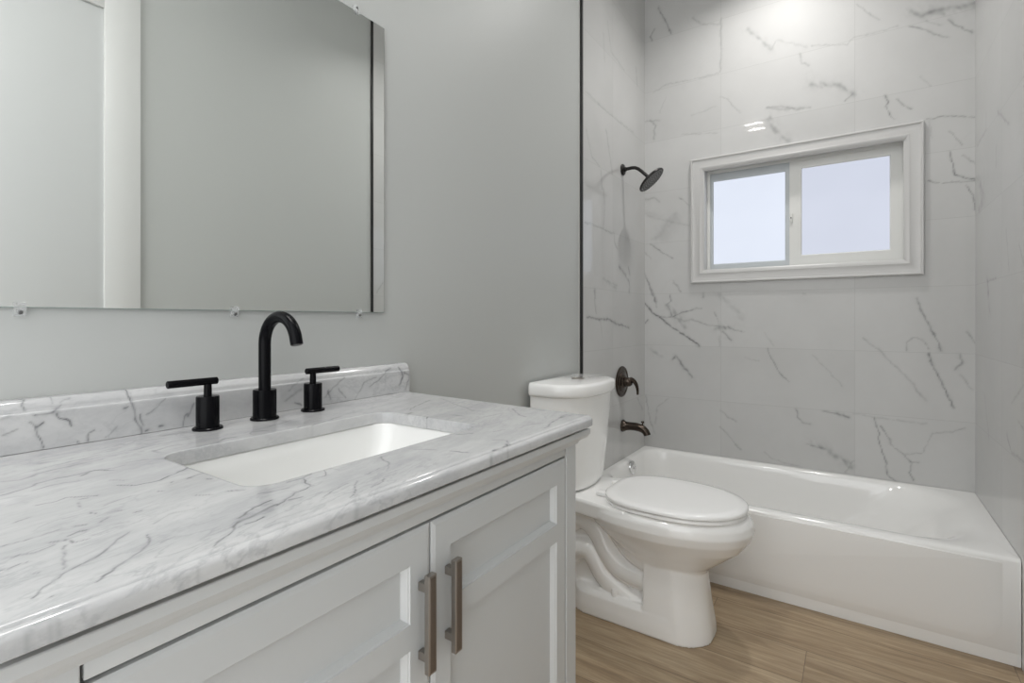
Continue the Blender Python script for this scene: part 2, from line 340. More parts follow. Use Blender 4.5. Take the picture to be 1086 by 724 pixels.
VEIN_WIN = [(74,95,[(-8,1236),(46,1177),(70,1158),(123,1120),(170,1082),(225,1050),(289,1006),(324,979)]),(52,60,[(26,1355),(31,1321),(51,1278),(70,1229),(73,1206)]),(70,60,[(-13,1100),(22,1126)]),(51,50,[(156,1280),(163,1247),(137,1219),(161,1181),(161,1148),(113,1143),(70,1158)]),(56,60,[(170,1148),(216,1166),(262,1182),(302,1196),(337,1197)]),(169,35,[(142,1209),(207,1157),(216,1125),(244,1088)]),(84,35,[(184,1143),(234,1120),(289,1129)]),(54,45,[(289,1125),(376,1100),(419,1094),(486,1090),(519,1071),(571,1064)]),(43,40,[(410,1170),(432,1116),(436,1094)]),(134,40,[(419,1080),(486,1085)]),(80,50,[(453,1063),(498,1015)]),(81,25,[(436,1036),(438,982)]),(159,20,[(427,1272),(478,1231),(527,1178),(559,1134)]),(82,45,[(346,1283),(346,1261)]),(115,25,[(36,961),(56,933),(123,898)]),(101,55,[(175,890),(189,914),(225,865),(253,829),(284,790)]),(36,25,[(571,921),(638,903)]),(41,60,[(685,973),(692,939),(722,890),(741,844),(782,801)]),(39,30,[(179,1349),(221,1296)]),(49,40,[(850,1266),(861,1266)]),(31,20,[(669,1057),(715,990)]),(66,60,[(1319,1229),(1340,1154),(1371,1080),(1397,1021),(1407,984)]),(54,40,[(1281,984),(1281,1018),(1303,1045),(1340,1039),(1361,993)]),(61,65,[(1359,973),(1381,900),(1412,836),(1432,778),(1450,720)]),(68,30,[(1107,1042),(1176,980),(1232,913),(1287,847),(1350,751)]),(77,50,[(1472,970),(1482,938),(1457,904)]),(55,40,[(1497,1075),(1526,1024)]),(30,30,[(1472,879),(1516,811)]),(29,25,[(893,948),(962,870),(1024,794)]),(50,60,[(1153,656),(1171,580),(1176,525),(1197,458),(1208,377),(1238,354)]),(50,55,[(1182,610),(1232,512),(1270,483),(1297,447),(1292,405),(1308,367)]),(45,50,[(1292,452),(1324,458)]),(35,30,[(1276,484),(1340,507),(1356,550),(1376,599),(1432,613),(1492,640)]),(68,20,[(1072,661),(1243,645),(1350,643)]),(71,50,[(987,652),(1054,641)]),(144,40,[(886,485),(950,465),(1012,430),(1060,394)]),(47,30,[(1036,361),(1072,425)]),(64,50,[(820,661),(827,620),(845,589),(881,585)]),(57,45,[(940,661),(1001,651),(1053,641)]),(53,35,[(442,615),(480,583),(529,558)]),(43,40,[(438,521),(480,481),(513,437),(553,404)]),(61,25,[(667,407),(702,379),(776,365),(842,359)]),(59,35,[(870,482),(912,472),(953,466)]),(68,60,[(85,3028),(113,2962),(142,2905),(161,2847)]),(69,50,[(61,2908),(36,2867),(51,2839)]),(82,25,[(289,2903),(333,2847),(436,2814)]),(70,30,[(444,2842),(446,2637),(440,2541)]),(113,35,[(583,2739),(638,2675),(677,2620),(707,2594)]),(51,30,[(707,2594),(722,2627)]),(100,20,[(730,2633),(811,2588),(868,2554)]),(74,30,[(836,2531),(843,2479),(879,2453)]),(50,30,[(56,2522),(132,2549),(244,2539),(436,2537)]),(43,35,[(444,2397),(474,2381),(511,2328),(551,2280)]),(75,30,[(677,2280),(752,2271),(825,2237),(882,2232)]),(46,20,[(132,2474),(104,2415),(94,2385)]),(37,35,[(1081,2704),(1120,2652),(1176,2591)]),(131,45,[(1296,2592),(1331,2561),(1365,2568),(1416,2562),(1465,2552),(1518,2555)]),(131,40,[(1365,2561),(1410,2538)]),(128,35,[(1465,2545),(1518,2534)]),(40,55,[(1290,2527),(1343,2491),(1388,2455),(1435,2426)]),(56,50,[(1432,2509),(1454,2477),(1492,2444),(1518,2425)]),(40,30,[(1354,2532),(1405,2493)]),(144,35,[(886,2353),(956,2331),(1009,2317),(1049,2283),(1075,2257)]),(57,40,[(1033,2232),(1069,2259)]),(46,70,[(1198,2219),(1210,2186),(1201,2165),(1210,2130),(1213,2117),(1237,2093)]),(45,50,[(1243,2189),(1296,2131)]),(35,25,[(1331,2274),(1368,2224)]),(42,25,[(886,2556),(1042,2513),(1069,2540),(1176,2537),(1249,2540)]),(43,50,[(1352,2068),(1429,2070),(1522,2043)]),(52,70,[(1439,1904),(1444,1857),(1454,1796),(1522,1763)]),(39,55,[(1357,1781),(1404,1764),(1464,1759),(1522,1756)]),(30,35,[(1439,1996),(1479,1922)]),(34,40,[(1479,1877),(1522,1830)]),(43,55,[(1493,1738),(1518,1689),(1524,1624)]),(44,25,[(1363,2059),(1373,1976)]),(51,60,[(34,1593),(111,1535),(173,1498)]),(46,30,[(-5,1553),(44,1506)]),(58,55,[(-5,1427),(24,1358),(73,1238)]),(87,30,[(-5,1873),(63,1873),(92,1850)]),(45,40,[(210,1858),(269,1804)]),(86,15,[(-5,1785),(73,1748),(269,1680)]),(228,15,[(63,1624),(187,1754)]),(34,30,[(177,1366),(223,1299)]),(152,35,[(692,2218),(722,2144),(782,2081)]),(101,25,[(677,2280),(752,2254),(854,2239)]),(87,35,[(36,2354),(65,2319),(56,2235)]),(69,30,[(-3,2353),(94,2341)]),(55,25,[(225,2229),(427,2196)]),(55,20,[(419,2350),(280,2328)]),(58,35,[(4,661),(41,492),(63,437)]),(52,25,[(63,494),(77,596),(149,659)])]
VEIN_LEFT = [(70,30,[(2430,1806),(2440,1760),(2450,1705),(2430,1604)]),(79,35,[(2211,1598),(2299,1604),(2574,1592),(2574,1550),(2617,1517)]),(111,45,[(2639,1420),(2731,1389),(2791,1344),(2791,1290)]),(113,40,[(2779,1428),(2803,1394)]),(120,25,[(2430,1346),(2595,1298)]),(81,25,[(2480,1333),(2617,1316)]),(75,50,[(2326,1284),(2331,1238)]),(68,40,[(2316,1277),(2330,1208),(2344,1161)]),(88,60,[(2237,1143),(2372,1132),(2490,1132),(2616,1106),(2790,1085)]),(62,20,[(2401,1126),(2415,1041)]),(91,30,[(2922,663),(3015,580)]),(82,20,[(2483,2699),(2534,2557),(2718,2535)]),(63,20,[(2433,2607),(2449,2466)]),(80,25,[(2219,2231),(2483,2220),(2860,2225)]),(67,30,[(2233,2047),(2292,1936),(2384,1908)]),(72,30,[(2466,2119),(2517,1996),(2544,1906)]),(77,35,[(2400,1899),(2416,1803)]),(81,30,[(2903,2625),(2924,2525)])]
VEIN_RIGHT = [(103,30,[(2620,1915),(2448,1817)]),(80,25,[(2823,1984),(2823,1913),(3013,1896)]),(87,25,[(2644,1792),(2644,1715)]),(244,35,[(2969,1734),(2879,1641),(2969,1609)]),(67,25,[(2489,1451),(2448,1305)]),(61,35,[(2317,1379),(2265,1308)]),(114,50,[(2796,1286),(2759,1164)]),(75,40,[(2796,1286),(2644,1288)]),(77,40,[(2478,721),(2416,671),(2259,677)]),(63,30,[(2416,841),(2259,920)]),(74,30,[(2328,794),(2259,777)]),(62,25,[(2855,819),(2769,648)])]
VEIN_TOP = [(23,25,[(151,206),(144,227),(136,255),(125,284)]),(30,25,[(183,167),(191,185),(176,208),(169,229),(164,252),(161,278)]),(21,35,[(252,154),(246,169),(230,190),(221,210),(224,231),(219,252),(225,267)]),(20,30,[(263,180),(255,195),(252,209),(258,222)]),(12,50,[(328,167),(328,184),(323,195),(337,204),(347,218)]),(12,50,[(347,200),(348,208)]),(14,60,[(322,244),(340,257),(343,271),(342,284),(330,303),(310,329)]),(22,45,[(233,233),(219,252),(240,266)]),(14,30,[(288,247),(306,259)]),(15,35,[(229,270),(225,288)]),(17,30,[(161,341),(189,340)]),(26,30,[(170,340),(156,366),(163,384)]),(24,20,[(209,293),(214,314),(231,331)]),(22,25,[(74,324),(88,334),(66,357)]),(21,20,[(135,330),(128,361),(128,399)]),(13,50,[(385,262),(390,268)]),(14,50,[(440,220),(441,227)]),(12,50,[(404,196),(412,198)]),(12,40,[(422,205),(424,216)]),(10,30,[(378,194),(356,199)]),(13,60,[(437,169),(442,178)]),(9,40,[(446,192),(437,200)]),(11,25,[(495,220),(477,236),(483,265)]),(11,40,[(374,143),(368,154)]),(10,25,[(393,211),(379,240)]),(17,50,[(366,306),(364,312)]),(14,40,[(367,287),(362,292)]),(18,12,[(-49,249),(-52,277),(-46,305)]),(10,45,[(437,119),(438,131),(437,143),(433,159)]),(12,60,[(473,118),(472,122)]),(10,30,[(475,124),(479,135),(473,148)]),(9,35,[(496,108),(495,117),(496,126)]),(13,60,[(463,148),(465,154)]),(17,55,[(459,162),(456,170),(458,176)]),(12,45,[(467,158),(482,161),(481,172)]),(8,35,[(484,156),(507,145),(536,137)]),(7,40,[(575,111),(565,119),(545,135),(542,149),(525,168),(506,184),(495,197)]),(7,45,[(589,146),(578,159),(568,167),(556,179),(540,196),(518,207)]),(9,25,[(547,203),(542,219)]),(9,35,[(528,121),(529,124)]),(10,40,[(584,119),(584,121)]),(19,50,[(612,99),(611,105),(611,112),(613,117)]),(11,50,[(607,112),(620,111)]),(15,45,[(620,160),(618,167),(625,173)]),(10,35,[(620,160),(629,162),(627,171)]),(14,35,[(615,191),(615,203),(604,211)]),(10,50,[(597,226),(581,245),(572,257),(562,269)]),(18,60,[(552,273),(538,294),(528,313),(528,324)]),(29,45,[(562,269),(556,282),(551,303),(547,319)]),(13,60,[(572,270),(573,282),(569,290)]),(13,50,[(552,316),(538,338),(526,355),(523,382)]),(16,35,[(494,326),(501,343),(504,357)]),(14,45,[(485,369),(484,390),(472,420),(478,429),(501,411),(499,401)]),(16,50,[(485,391),(506,379),(519,379)]),(12,50,[(545,336),(548,348)]),(19,40,[(455,308),(467,323)]),(10,50,[(440,282),(454,292)]),(13,35,[(363,308),(355,327)]),(17,50,[(386,319),(391,323)]),(10,30,[(567,361),(556,384),(551,409)]),(11,35,[(597,381),(566,407),(552,423)]),(24,45,[(626,341),(616,366),(607,381)]),(15,30,[(473,436),(493,439)]),(11,30,[(589,414),(578,449)]),(13,30,[(541,443),(533,477)]),(28,40,[(196,424),(177,443),(179,460)]),(24,35,[(189,484),(162,501),(180,522)]),(32,35,[(145,547),(128,599)]),(21,40,[(200,565),(200,584)]),(18,35,[(169,391),(167,420)]),(21,30,[(221,541),(202,607),(178,680)]),(21,35,[(245,813),(204,887),(181,947)]),(34,70,[(341,763),(331,783)]),(47,35,[(287,753),(267,797)]),(23,50,[(489,692),(506,717)]),(17,50,[(555,599),(581,608)]),(22,65,[(624,609),(604,647),(607,665),(603,687),(624,653)]),(25,50,[(612,630),(635,631)]),(18,35,[(567,697),(585,709),(607,690)]),(24,35,[(424,967),(478,911),(505,901)]),(20,25,[(442,931),(456,988),(497,984)]),(22,45,[(591,824),(576,883),(560,966),(597,991)]),(34,45,[(565,928),(572,961)]),(40,80,[(617,809),(619,815)]),(17,30,[(552,797),(552,843),(576,883)]),(25,30,[(608,725),(623,792)]),(23,20,[(432,824),(434,910)]),(26,20,[(180,988),(365,894)]),(23,40,[(359,830),(385,834)]),(16,30,[(529,749),(538,777)]),(13,40,[(605,520),(608,533)]),(17,30,[(500,577),(532,591)]),(14,35,[(490,518),(525,502),(546,480)])]
VEIN_SPLASH = [(18,70,[(228,971),(236,963),(237,951),(241,938),(244,929)]),(19,60,[(236,963),(244,968)]),(19,65,[(234,980),(245,981),(258,982)]),(18,50,[(258,982),(266,989)]),(21,65,[(263,978),(267,970),(279,964),(282,958)]),(13,50,[(225,988),(226,1000),(229,1007)]),(16,40,[(289,933),(292,926)]),(16,55,[(300,929),(301,943),(309,945)]),(14,35,[(198,955),(205,957),(215,962)]),(28,20,[(197,980),(208,984)]),(14,35,[(256,997),(257,1006)]),(20,40,[(266,996),(280,1000)]),(20,55,[(358,1005),(358,994),(364,977),(370,955),(376,940),(376,926)]),(17,45,[(376,961),(380,942)]),(25,55,[(382,932),(387,932)]),(28,60,[(407,934),(413,935)]),(16,35,[(326,929),(334,936),(343,948)]),(14,30,[(384,960),(400,969),(415,984)]),(22,50,[(445,928),(450,947),(455,951)]),(20,40,[(350,976),(356,978)]),(24,50,[(455,946),(468,969)]),(43,25,[(657,947),(678,961),(693,967)]),(22,30,[(662,970),(672,978),(704,994)]),(26,50,[(678,939),(693,934)]),(23,30,[(760,944),(778,962),(814,984)]),(27,40,[(766,958),(772,937)]),(21,40,[(796,960),(817,934)]),(25,30,[(846,928),(873,967),(914,980)]),(25,35,[(893,954),(943,983),(973,997)]),(42,50,[(1000,995),(1012,971),(996,949)]),(40,40,[(1016,982),(1036,974),(1020,935)])]

# ------------------------------------------------------------------ room shell
TH = 0.014                                  # tile + bed thickness, the painted walls sit this far behind the tile face
PX0, PX1 = -TH, W_ROOM + TH
TRIM_Y = 2.194
YB = -0.62                                  # rear wall left out here so the added world fill light comes in
b = MB(); b.box(PX0 - 0.1, PX1 + 0.1, YB, D_ROOM + 0.14, -0.10, 0.0)
structure(b.build('floor', FLOOR, smooth=False))
b = MB(); b.box(PX0 - 0.1, PX1 + 0.1, YB, D_ROOM + 0.14, H_ROOM, H_ROOM + 0.10)
structure(b.build('ceiling', CEIL, smooth=False))
b = MB(); b.box(PX0 - 0.10, PX0, YB, D_ROOM + 0.14, 0, H_ROOM)
structure(b.build('wall_left', PAINT, smooth=False))
b = MB(); b.box(PX1, PX1 + 0.10, YB, D_ROOM + 0.14, 0, H_ROOM)
structure(b.build('wall_right', PAINT, smooth=False))
def grid_mesh(name, us, vs, fn, back, hole=None, mtl=None, strokes=(), grid=0.005, smooth=True):
    """tiled slab: finely divided face carrying the vein attribute, closed by a back and edges"""
    U, V = np.meshgrid(us, vs); nu, nv = len(us), len(vs)
    face = fn(U.ravel(), V.ravel(), 0.0); bk = fn(U.ravel(), V.ravel(), back)
    ii = np.arange(nu * nv).reshape(nv, nu)
    q = np.stack([ii[:-1, :-1], ii[:-1, 1:], ii[1:, 1:], ii[1:, :-1]], -1).reshape(-1, 4)
    if hole is not None:
        uc = (U[:-1, :-1] + U[1:, 1:]).ravel() / 2; vc = (V[:-1, :-1] + V[1:, 1:]).ravel() / 2
        q = q[~((uc > hole[0]) & (uc < hole[1]) & (vc > hole[2]) & (vc < hole[3]))]
    verts = [tuple(p) for p in face]; faces = [tuple(f) for f in q.tolist()]
    u0, u1, v0, v1 = us[0], us[-1], vs[0], vs[-1]
    rim = np.array([(u0, v0), (u1, v0), (u1, v1), (u0, v1)]); o = len(verts)
    if back:
        for d in (0.0, back): verts += [tuple(p) for p in fn(rim[:, 0], rim[:, 1], d)]
        for k in range(4): faces.append((o + k, o + (k + 1) % 4, o + 4 + (k + 1) % 4, o + 4 + k))
        if hole is not None:
            hr = np.array([(hole[0], hole[2]), (hole[1], hole[2]), (hole[1], hole[3]), (hole[0], hole[3])]); p = len(verts)
            for d in (0.0, back): verts += [tuple(a) for a in fn(hr[:, 0], hr[:, 1], d)]
            for k in range(4): faces.append((p + k, p + (k + 1) % 4, p + 4 + (k + 1) % 4, p + 4 + k))
            for k in range(4): faces.append((o + 4 + k, o + 4 + (k + 1) % 4, p + 4 + (k + 1) % 4, p + 4 + k))
        else: faces.append((o + 4, o + 5, o + 6, o + 7))
    me = bpy.data.meshes.new(name); me.from_pydata(verts, [], faces); me.materials.append(mtl)
    ob = bpy.data.objects.new(name, me); SC.collection.objects.link(ob)
    vals = np.zeros(len(verts)); vals[:nu * nv] = vein_field(np.stack([U.ravel(), V.ravel()], 1), strokes, grid)
    set_vein(ob, vals)
    return ob
HOLE = (0.325, 1.305, 1.375, 2.03)
def snap(a, b, st): return np.linspace(a, b, int(round((b - a) / st)) + 1)
us = np.concatenate([snap(-TH, HOLE[0], .005), snap(HOLE[0], HOLE[1], .005)[1:], snap(HOLE[1], W_ROOM + TH, .005)[1:]])
vs = np.concatenate([snap(0, HOLE[2], .005), snap(HOLE[2], HOLE[3], .005)[1:], snap(HOLE[3], H_ROOM, .005)[1:]])
structure(grid_mesh('wall_window', us, vs, lambda u, v, d: np.stack([u, np.full_like(u, D_ROOM + d), v], 1), 0.14, HOLE, TILE_X, VEIN_WIN))
structure(grid_mesh('wall_shower_left', snap(TRIM_Y, D_ROOM, .005), snap(0, H_ROOM, .005), lambda u, v, d: np.stack([np.full_like(u, 0.0 - d), u, v], 1), TH, None, TILE_Y, VEIN_LEFT))
structure(grid_mesh('wall_shower_right', snap(2.236, D_ROOM, .005), snap(0, H_ROOM, .005), lambda u, v, d: np.stack([np.full_like(u, W_ROOM + d), u, v], 1), TH, None, TILE_Y, VEIN_RIGHT))
# black edge strips where the tile stops, with a thin bead of caulk on the painted side
b = MB(); b.box(PX0, 0.0015, TRIM_Y - 0.010, TRIM_Y, 0.0, H_ROOM, 0.0008)
o = structure(b.build('trim_1', BLACKTRIM))
b = MB(); b.box(PX0, PX0 + 0.003, TRIM_Y - 0.019, TRIM_Y - 0.010, 0.0, H_ROOM); b.build('caulk_bead', CAULK, o)
b = MB(); b.box(W_ROOM - 0.0015, PX1, 2.226, 2.236, 0.0, H_ROOM, 0.0008)
structure(b.build('trim_2', BLACKTRIM))

# door with its casing on the wall facing the vanity (seen in the mirror)
dr = bpy.data.objects.new('door_1', None); SC.collection.objects.link(dr); dr.location = (PX1, 0.35, 0); structure(dr)
b = MB()
ya, yb_, zt = -0.13, 0.80, 2.44
for (y0, y1, z0, z1) in ((yb_, yb_ + 0.13, 0, zt + 0.13), (ya - 0.13, ya, 0, zt + 0.13), (ya, yb_, zt, zt + 0.13)):
    b.box(PX1 - 0.018, PX1, y0, y1, z0, z1, 0.0015)
b.build('casing', WHITE_PAINT, dr)
b = MB(); b.box(PX1 - 0.005, PX1, ya, yb_, 0.006, zt, 0.001); b.build('door_leaf', DOORM, dr)

# baseboard along the painted left wall between vanity and tile
b = MB(); b.box(PX0, PX0 + 0.012, 1.02, TRIM_Y - 0.019, 0, 0.10, 0.002); structure(b.build('baseboard_left', WHITE_PAINT))
b = MB(); b.box(PX1 - 0.012, PX1, 0.935, 2.22, 0, 0.10, 0.002); structure(b.build('baseboard_right', WHITE_PAINT))

# ------------------------------------------------------------------ window
wn = bpy.data.objects.new('window_1', None); SC.collection.objects.link(wn); wn.location = (0.812, D_ROOM, 1.34); structure(wn)
def rframe(mb, x0, x1, z0, z1, prof, mi=0):            # picture-frame sweep: prof = (inset from outer rect, y), closed profile
    rings = []
    for d, y in prof: rings.append([(x0 + d, y, z0 + d), (x1 - d, y, z0 + d), (x1 - d, y, z1 - d), (x0 + d, y, z1 - d)])
    mb.loft(rings, False, False, mi, loop=True)
Y = D_ROOM
b = MB()
rframe(b, 0.280, 1.344, 1.342, 2.062, [(0, Y), (0, Y - .017), (.003, Y - .021), (.009, Y - .021), (.012, Y - .0155), (.015, Y - .0145), (.050, Y - .0185), (.054, Y - .0205), (.058, Y - .0195), (.074, Y - .008), (.076, Y - .006), (.076, Y)])
b.build('casing', CASING, wn, angle=25)
b = MB(); rframe(b, 0.325, 1.305, 1.375, 2.03, [(.000, Y - .001), (.030, Y - .001), (.030, Y + .062), (.0, Y + .062)]); b.build('jamb_lining', CASING, wn, smooth=False)
b = MB(); rframe(b, 0.330, 1.300, 1.380, 2.025, [(0, Y + .135), (0, Y + .0622), (.042, Y + .0622), (.042, Y + .066), (.036, Y + .067), (.036, Y + .135)])
b.build('window_frame', VINYL, wn, smooth=False)
def sash(name, x0, x1, z0, z1, gx0, gx1, gz0, gz1, y0, y1, pm, fm):
    b = MB(); n = 4
    o = [(x0, z0), (x1, z0), (x1, z1), (x0, z1)]; g = [(gx0, gz0), (gx1, gz0), (gx1, gz1), (gx0, gz1)]
    gi = [(gx0 - .004, gz0 - .004), (gx1 + .004, gz0 - .004), (gx1 + .004, gz1 + .004), (gx0 - .004, gz1 + .004)]
    rings = [[(p[0], y, p[1]) for p in q] for q, y in ((o, y1), (o, y0), (gi, y0), (g, y0 + .005), (g, y1))]
    b.loft(rings, False, False, loop=True); s = b.build(name, fm, wn, smooth=False)
    b = MB(); b.box(gx0 - .003, gx1 + .003, y0 + .009, y0 + .014, gz0 - .003, gz1 + .003); b.build('pane', pm, s, smooth=False)
    return s
s1 = sash('sliding_sash', 0.366, 0.795, 1.416, 1.989, 0.386, 0.759, 1.457, 1.941, Y + .080, Y + .104, PANE_L, ALU)
s2 = sash('fixed_sash', 0.782, 1.264, 1.416, 1.989, 0.840, 1.219, 1.478, 1.942, Y + .068, Y + .079, PANE_R, VINYL)
b = MB(); b.box(0.783, 0.797, Y + .058, Y + .0685, 1.655, 1.705, 0.002); b.box(0.788, 0.793, Y + .054, Y + .059, 1.672, 1.686, 0.001); l = b.build('latch', VINYL, s2)
b = MB(); b.box(0.7885, 0.7925, Y + .0525, Y + .0545, 1.676, 1.684); b.build('latch_slot_shade', GAP_SHADE, s2, smooth=False)  # raised black block, the slot's shade is put into its colour

# ------------------------------------------------------------------ ceiling lamps
def downlight(loc, label):
    r = thing('recessed_downlight', loc, label, 'ceiling light')
    b = MB(); b.lathe([(.074, 0), (.095, 0), (.095, -.004), (.088, -.007), (.076, -.005), (.070, .0)], loc, n=48, caps=False); b.build('trim_ring', WHITE_PAINT, r)
    b = MB(); b.lathe([(.0735, -.0005), (.0735, -.003)], loc, n=48); b.build('diffuser', LAMP, r)
downlight((0.76, 2.57, H_ROOM), 'round white recessed downlight in the ceiling above the bathtub')
r = thing('ceiling_light', (0.24, 0.50, H_ROOM), 'white twin tube ceiling light above the vanity mirror', 'ceiling light')
b = MB(); b.box(0.14, 0.34, 0.38, 0.62, H_ROOM - .022, H_ROOM, .004); b.build('housing', WHITE_PAINT, r)
for yy in (0.413, 0.587):
    b = MB(); b.tube([(0.165 + .15 * k / 4, yy, H_ROOM - .046) for k in range(5)], .024, 20); b.build('tube_lamp', LAMP, r)

# ------------------------------------------------------------------ bathtub
tub = thing('bathtub', (W_ROOM / 2, 2.67, 0), 'white alcove bathtub with flat apron under the frosted window', 'bathtub')
TX0_, TX1_, TY0, TY1, TH_ = 0.001, W_ROOM - 0.001, 2.2816, D_ROOM - 0.001, 0.3506
def tring(x0, x1, y0, y1, rL, rR, z): return rrect(x0, x1, y0, y1, (rR, rR, rL, rL), z, n=12, edge=14)
R = []
zf = TH_
R.append(tring(TX0_ + .0, TX1_, TY0 + .012, TY1, .002, .002, 0.02))
R.append(tring(TX0_, TX1_, TY0 + .000, TY1, .002, .002, zf - .30))
R.append(tring(TX0_, TX1_, TY0 + .000, TY1, .002, .002, zf - .012))
R.append(tring(TX0_, TX1_, TY0 + .0035, TY1, .002, .002, zf - .0045))
R.append(tring(TX0_, TX1_, TY0 + .012, TY1, .002, .002, zf))
ix0, ix1, iy0, iy1 = 0.042, 1.455, TY0 + 0.058, TY1 - 0.036
R.append(tring(ix0 - .012, ix1 + .02, iy0 - .014, iy1 + .012, .10, .17, zf + .0005))
for (dx0, dx1, dy, z, rl, rr_) in ((.000, .012, 0, -.005, .11, .22), (.006, .045, .007, -.018, .11, .22), (.012, .095, .013, -.05, .12, .22), (.017, .14, .017, -.09, .12, .21), (.022, .19, .022, -.14, .12, .20), (.035, .27, .034, -.22, .12, .19), (.06, .33, .052, -.27, .11, .17), (.10, .40, .085, -.300, .10, .13), (.16, .46, .13, -.308, .08, .10)):
    R.append(tring(ix0 + dx0, ix1 - dx1, iy0 + dy, iy1 - dy, rl, rr_, zf + z))
b = MB(); b.loft(R, False, True)
tb = b.build('tub_shell', TUBM, tub, angle=50)
# apron: slightly raised field with rounded lower corners on a recessed skirt
b = MB()
def aring(x0, x1, z0, z1, r, y):
    return [(p[0], y, p[1]) for p in [(q[0], q[1]) for q in rrect(x0, x1, z0, z1, (r, .004, .004, r), 0, n=10, edge=4)]]
b.loft([aring(TX0_, TX1_, 0.001, TH_ - .02, .002, TY0 + .012), aring(TX0_, TX1_, 0.001, TH_ - .02, .002, TY0 + .0035)], True, True)
b.loft([aring(.045, 1.495, .042, TH_ - .018, .10, TY0 + .0040), aring(.065, 1.475, .062, TH_ - .018, .085, TY0 - .0008), aring(.080, 1.460, .076, TH_ - .018, .07, TY0 - .0026), aring(.12, 1.42, .11, TH_ - .018, .05, TY0 - .0032)], True, True)
b.build('apron', TUBM, tub, angle=40)
b = MB(); b.lathe([(.036, -.004), (.037, .0), (.035, .004), (.026, .008), (.012, .010), (.0, .0105)], (0.0585, 2.692, 0.312), (0.99, -.1, 0.14), n=36)
b.lathe([(.009, .006), (.009, .016), (.006, .019), (0, .0195)], (0.0585, 2.692, 0.312), (0.99, -.1, .14), n=20)
b.build('overflow_plate', CHROME, tub)

# ------------------------------------------------------------------ shower fittings
YS = 2.690
r = thing('wall_shower', (0, YS, 1.967), 'dark bronze round shower head on a bent arm, on the tiled left wall', 'shower')
b = MB(); b.lathe([(.031, 0.0), (.031, .004), (.027, .010), (.013, .013), (.013, .02)], (0.0005, YS, 1.967), (1, 0, 0), n=36); b.build('wall_flange', HEADM, r)
path = [(0.006, YS, 1.967), (0.055, YS, 1.969), (0.075, YS, 1.966), (0.092, YS, 1.957), (0.110, YS, 1.941), (0.140, YS, 1.912), (0.152, YS, 1.900)]
b = MB(); b.tube(path, .0095, 18); b.build('shower_arm', HEADM, r)
nrm = Vector((0.66, 0.10, -0.745)).normalized(); hc = Vector((0.163, YS, 1.888))
b = MB(); b.lathe([(.011, -.026), (.013, -.018), (.020, -.012), (.040, -.007), (.076, -.004), (.080, .0), (.080, .006), (.077, .008), (.0, .008)], hc, nrm, n=56)
hd = b.build('spray_plate', HEADM, r)
b = MB()
uu = nrm.cross(Vector((0, 0, 1))).normalized(); vv = nrm.cross(uu)
for k, cnt in ((0, 1), (1, 8), (2, 14), (3, 20), (4, 26), (5, 32)):
    for j in range(cnt):
        a = 2 * math.pi * j / cnt + k * .3; p = hc + nrm * .0075 + (uu * math.cos(a) + vv * math.sin(a)) * (.0136 * k)
        b.lathe([(.0036, 0), (.0028, .0026), (0.0, .003)], p, nrm, n=6)
b.build('spray_nozzles', NOZZ, hd)

r = thing('shower_valve', (0, 2.675, 0.786), 'dark bronze round shower valve with curved lever, above the tub spout', 'valve')
b = MB(); b.lathe([(.085, 0), (.086, .004), (.082, .009), (.074, .010), (.071, .007), (.058, .008), (.055, .013), (.040, .016), (.036, .020), (.030, .022)], (0.0005, 2.675, 0.786), (1, 0, 0), n=56); b.build('escutcheon', BRONZE, r)
b = MB(); b.lathe([(.026, .018), (.026, .040), (.023, .052), (.016, .060), (0, .062)], (0, 2.675, 0.786), (1, 0, 0), n=32)
b.build('hub', BRONZE, r)
pp = []; rad = []
for k in range(13):
    s_ = k / 12; pp.append((0.050 + 0.034 * math.sin(s_ * 1.9), 2.675 + 0.030 * s_, 0.800 - 0.084 * s_ ** 1.35 + .010 * math.sin(s_ * 3.1))); rad.append(.0145 - .0085 * s_)
b = MB(); b.tube(pp, rad, 16); b.build('lever', BRONZE, r)

r = thing('tub_spout', (0, 2.690, 0.536), 'bronze tub spout with small diverter knob, below the round valve', 'faucet')
pp = []; rad = []
for xx, zz, ra in ((0.001, .538, .034), (.006, .538, .034), (.012, .538, .030), (.024, .539, .0245), (.045, .540, .0225), (.075, .541, .0225), (.100, .538, .022), (.120, .531, .021), (.134, .519, .0195), (.140, .508, .019), (.142, .502, .019)):
    pp.append((xx, 2.69, zz)); rad.append(ra)
b = MB(); b.tube(pp, rad, 28); b.build('spout_body', BRONZE, r)
b = MB(); b.lathe([(.004, 0), (.004, .014), (.0085, .016), (.0095, .020), (.007, .024), (0, .025)], (0.116, 2.69, .551), (0, 0, 1), n=20); b.build('diverter_knob', BRONZE, r)

# ------------------------------------------------------------------ toilet
YC = 1.90
toi = thing('toilet', (0.40, YC, 0), 'white two-piece toilet with closed lid between vanity and bathtub', 'toilet')
def egg(xb, xf, hw, z, n=72, pb=2.6, pf=2.15, xc=None, tap=0.0):
    xc = xb + (xf - xb) * .45 if xc is None else xc; out = []
    for k in range(n):
        a = 2 * math.pi * k / n; c, s_ = math.cos(a), math.sin(a); p = pf if c > 0 else pb
        out.append((xc + (xf - xc if c > 0 else xc - xb) * math.copysign(abs(c) ** (2 / p), c), YC + hw * (1 - (tap * max(0, -c) ** 1.3)) * math.copysign(abs(s_) ** (2 / p), s_), z))
    return out
b = MB()
# bowl
b.loft([egg(.215, .765, .178, .449), egg(.205, .776, .194, .442), egg(.20, .787, .204, .425, ), egg(.20, .792, .206, .400), egg(.215, .782, .196, .370), egg(.25, .755, .168, .330), egg(.31, .70, .135, .285), egg(.36, .65, .110, .245), egg(.40, .62, .09, .20)])
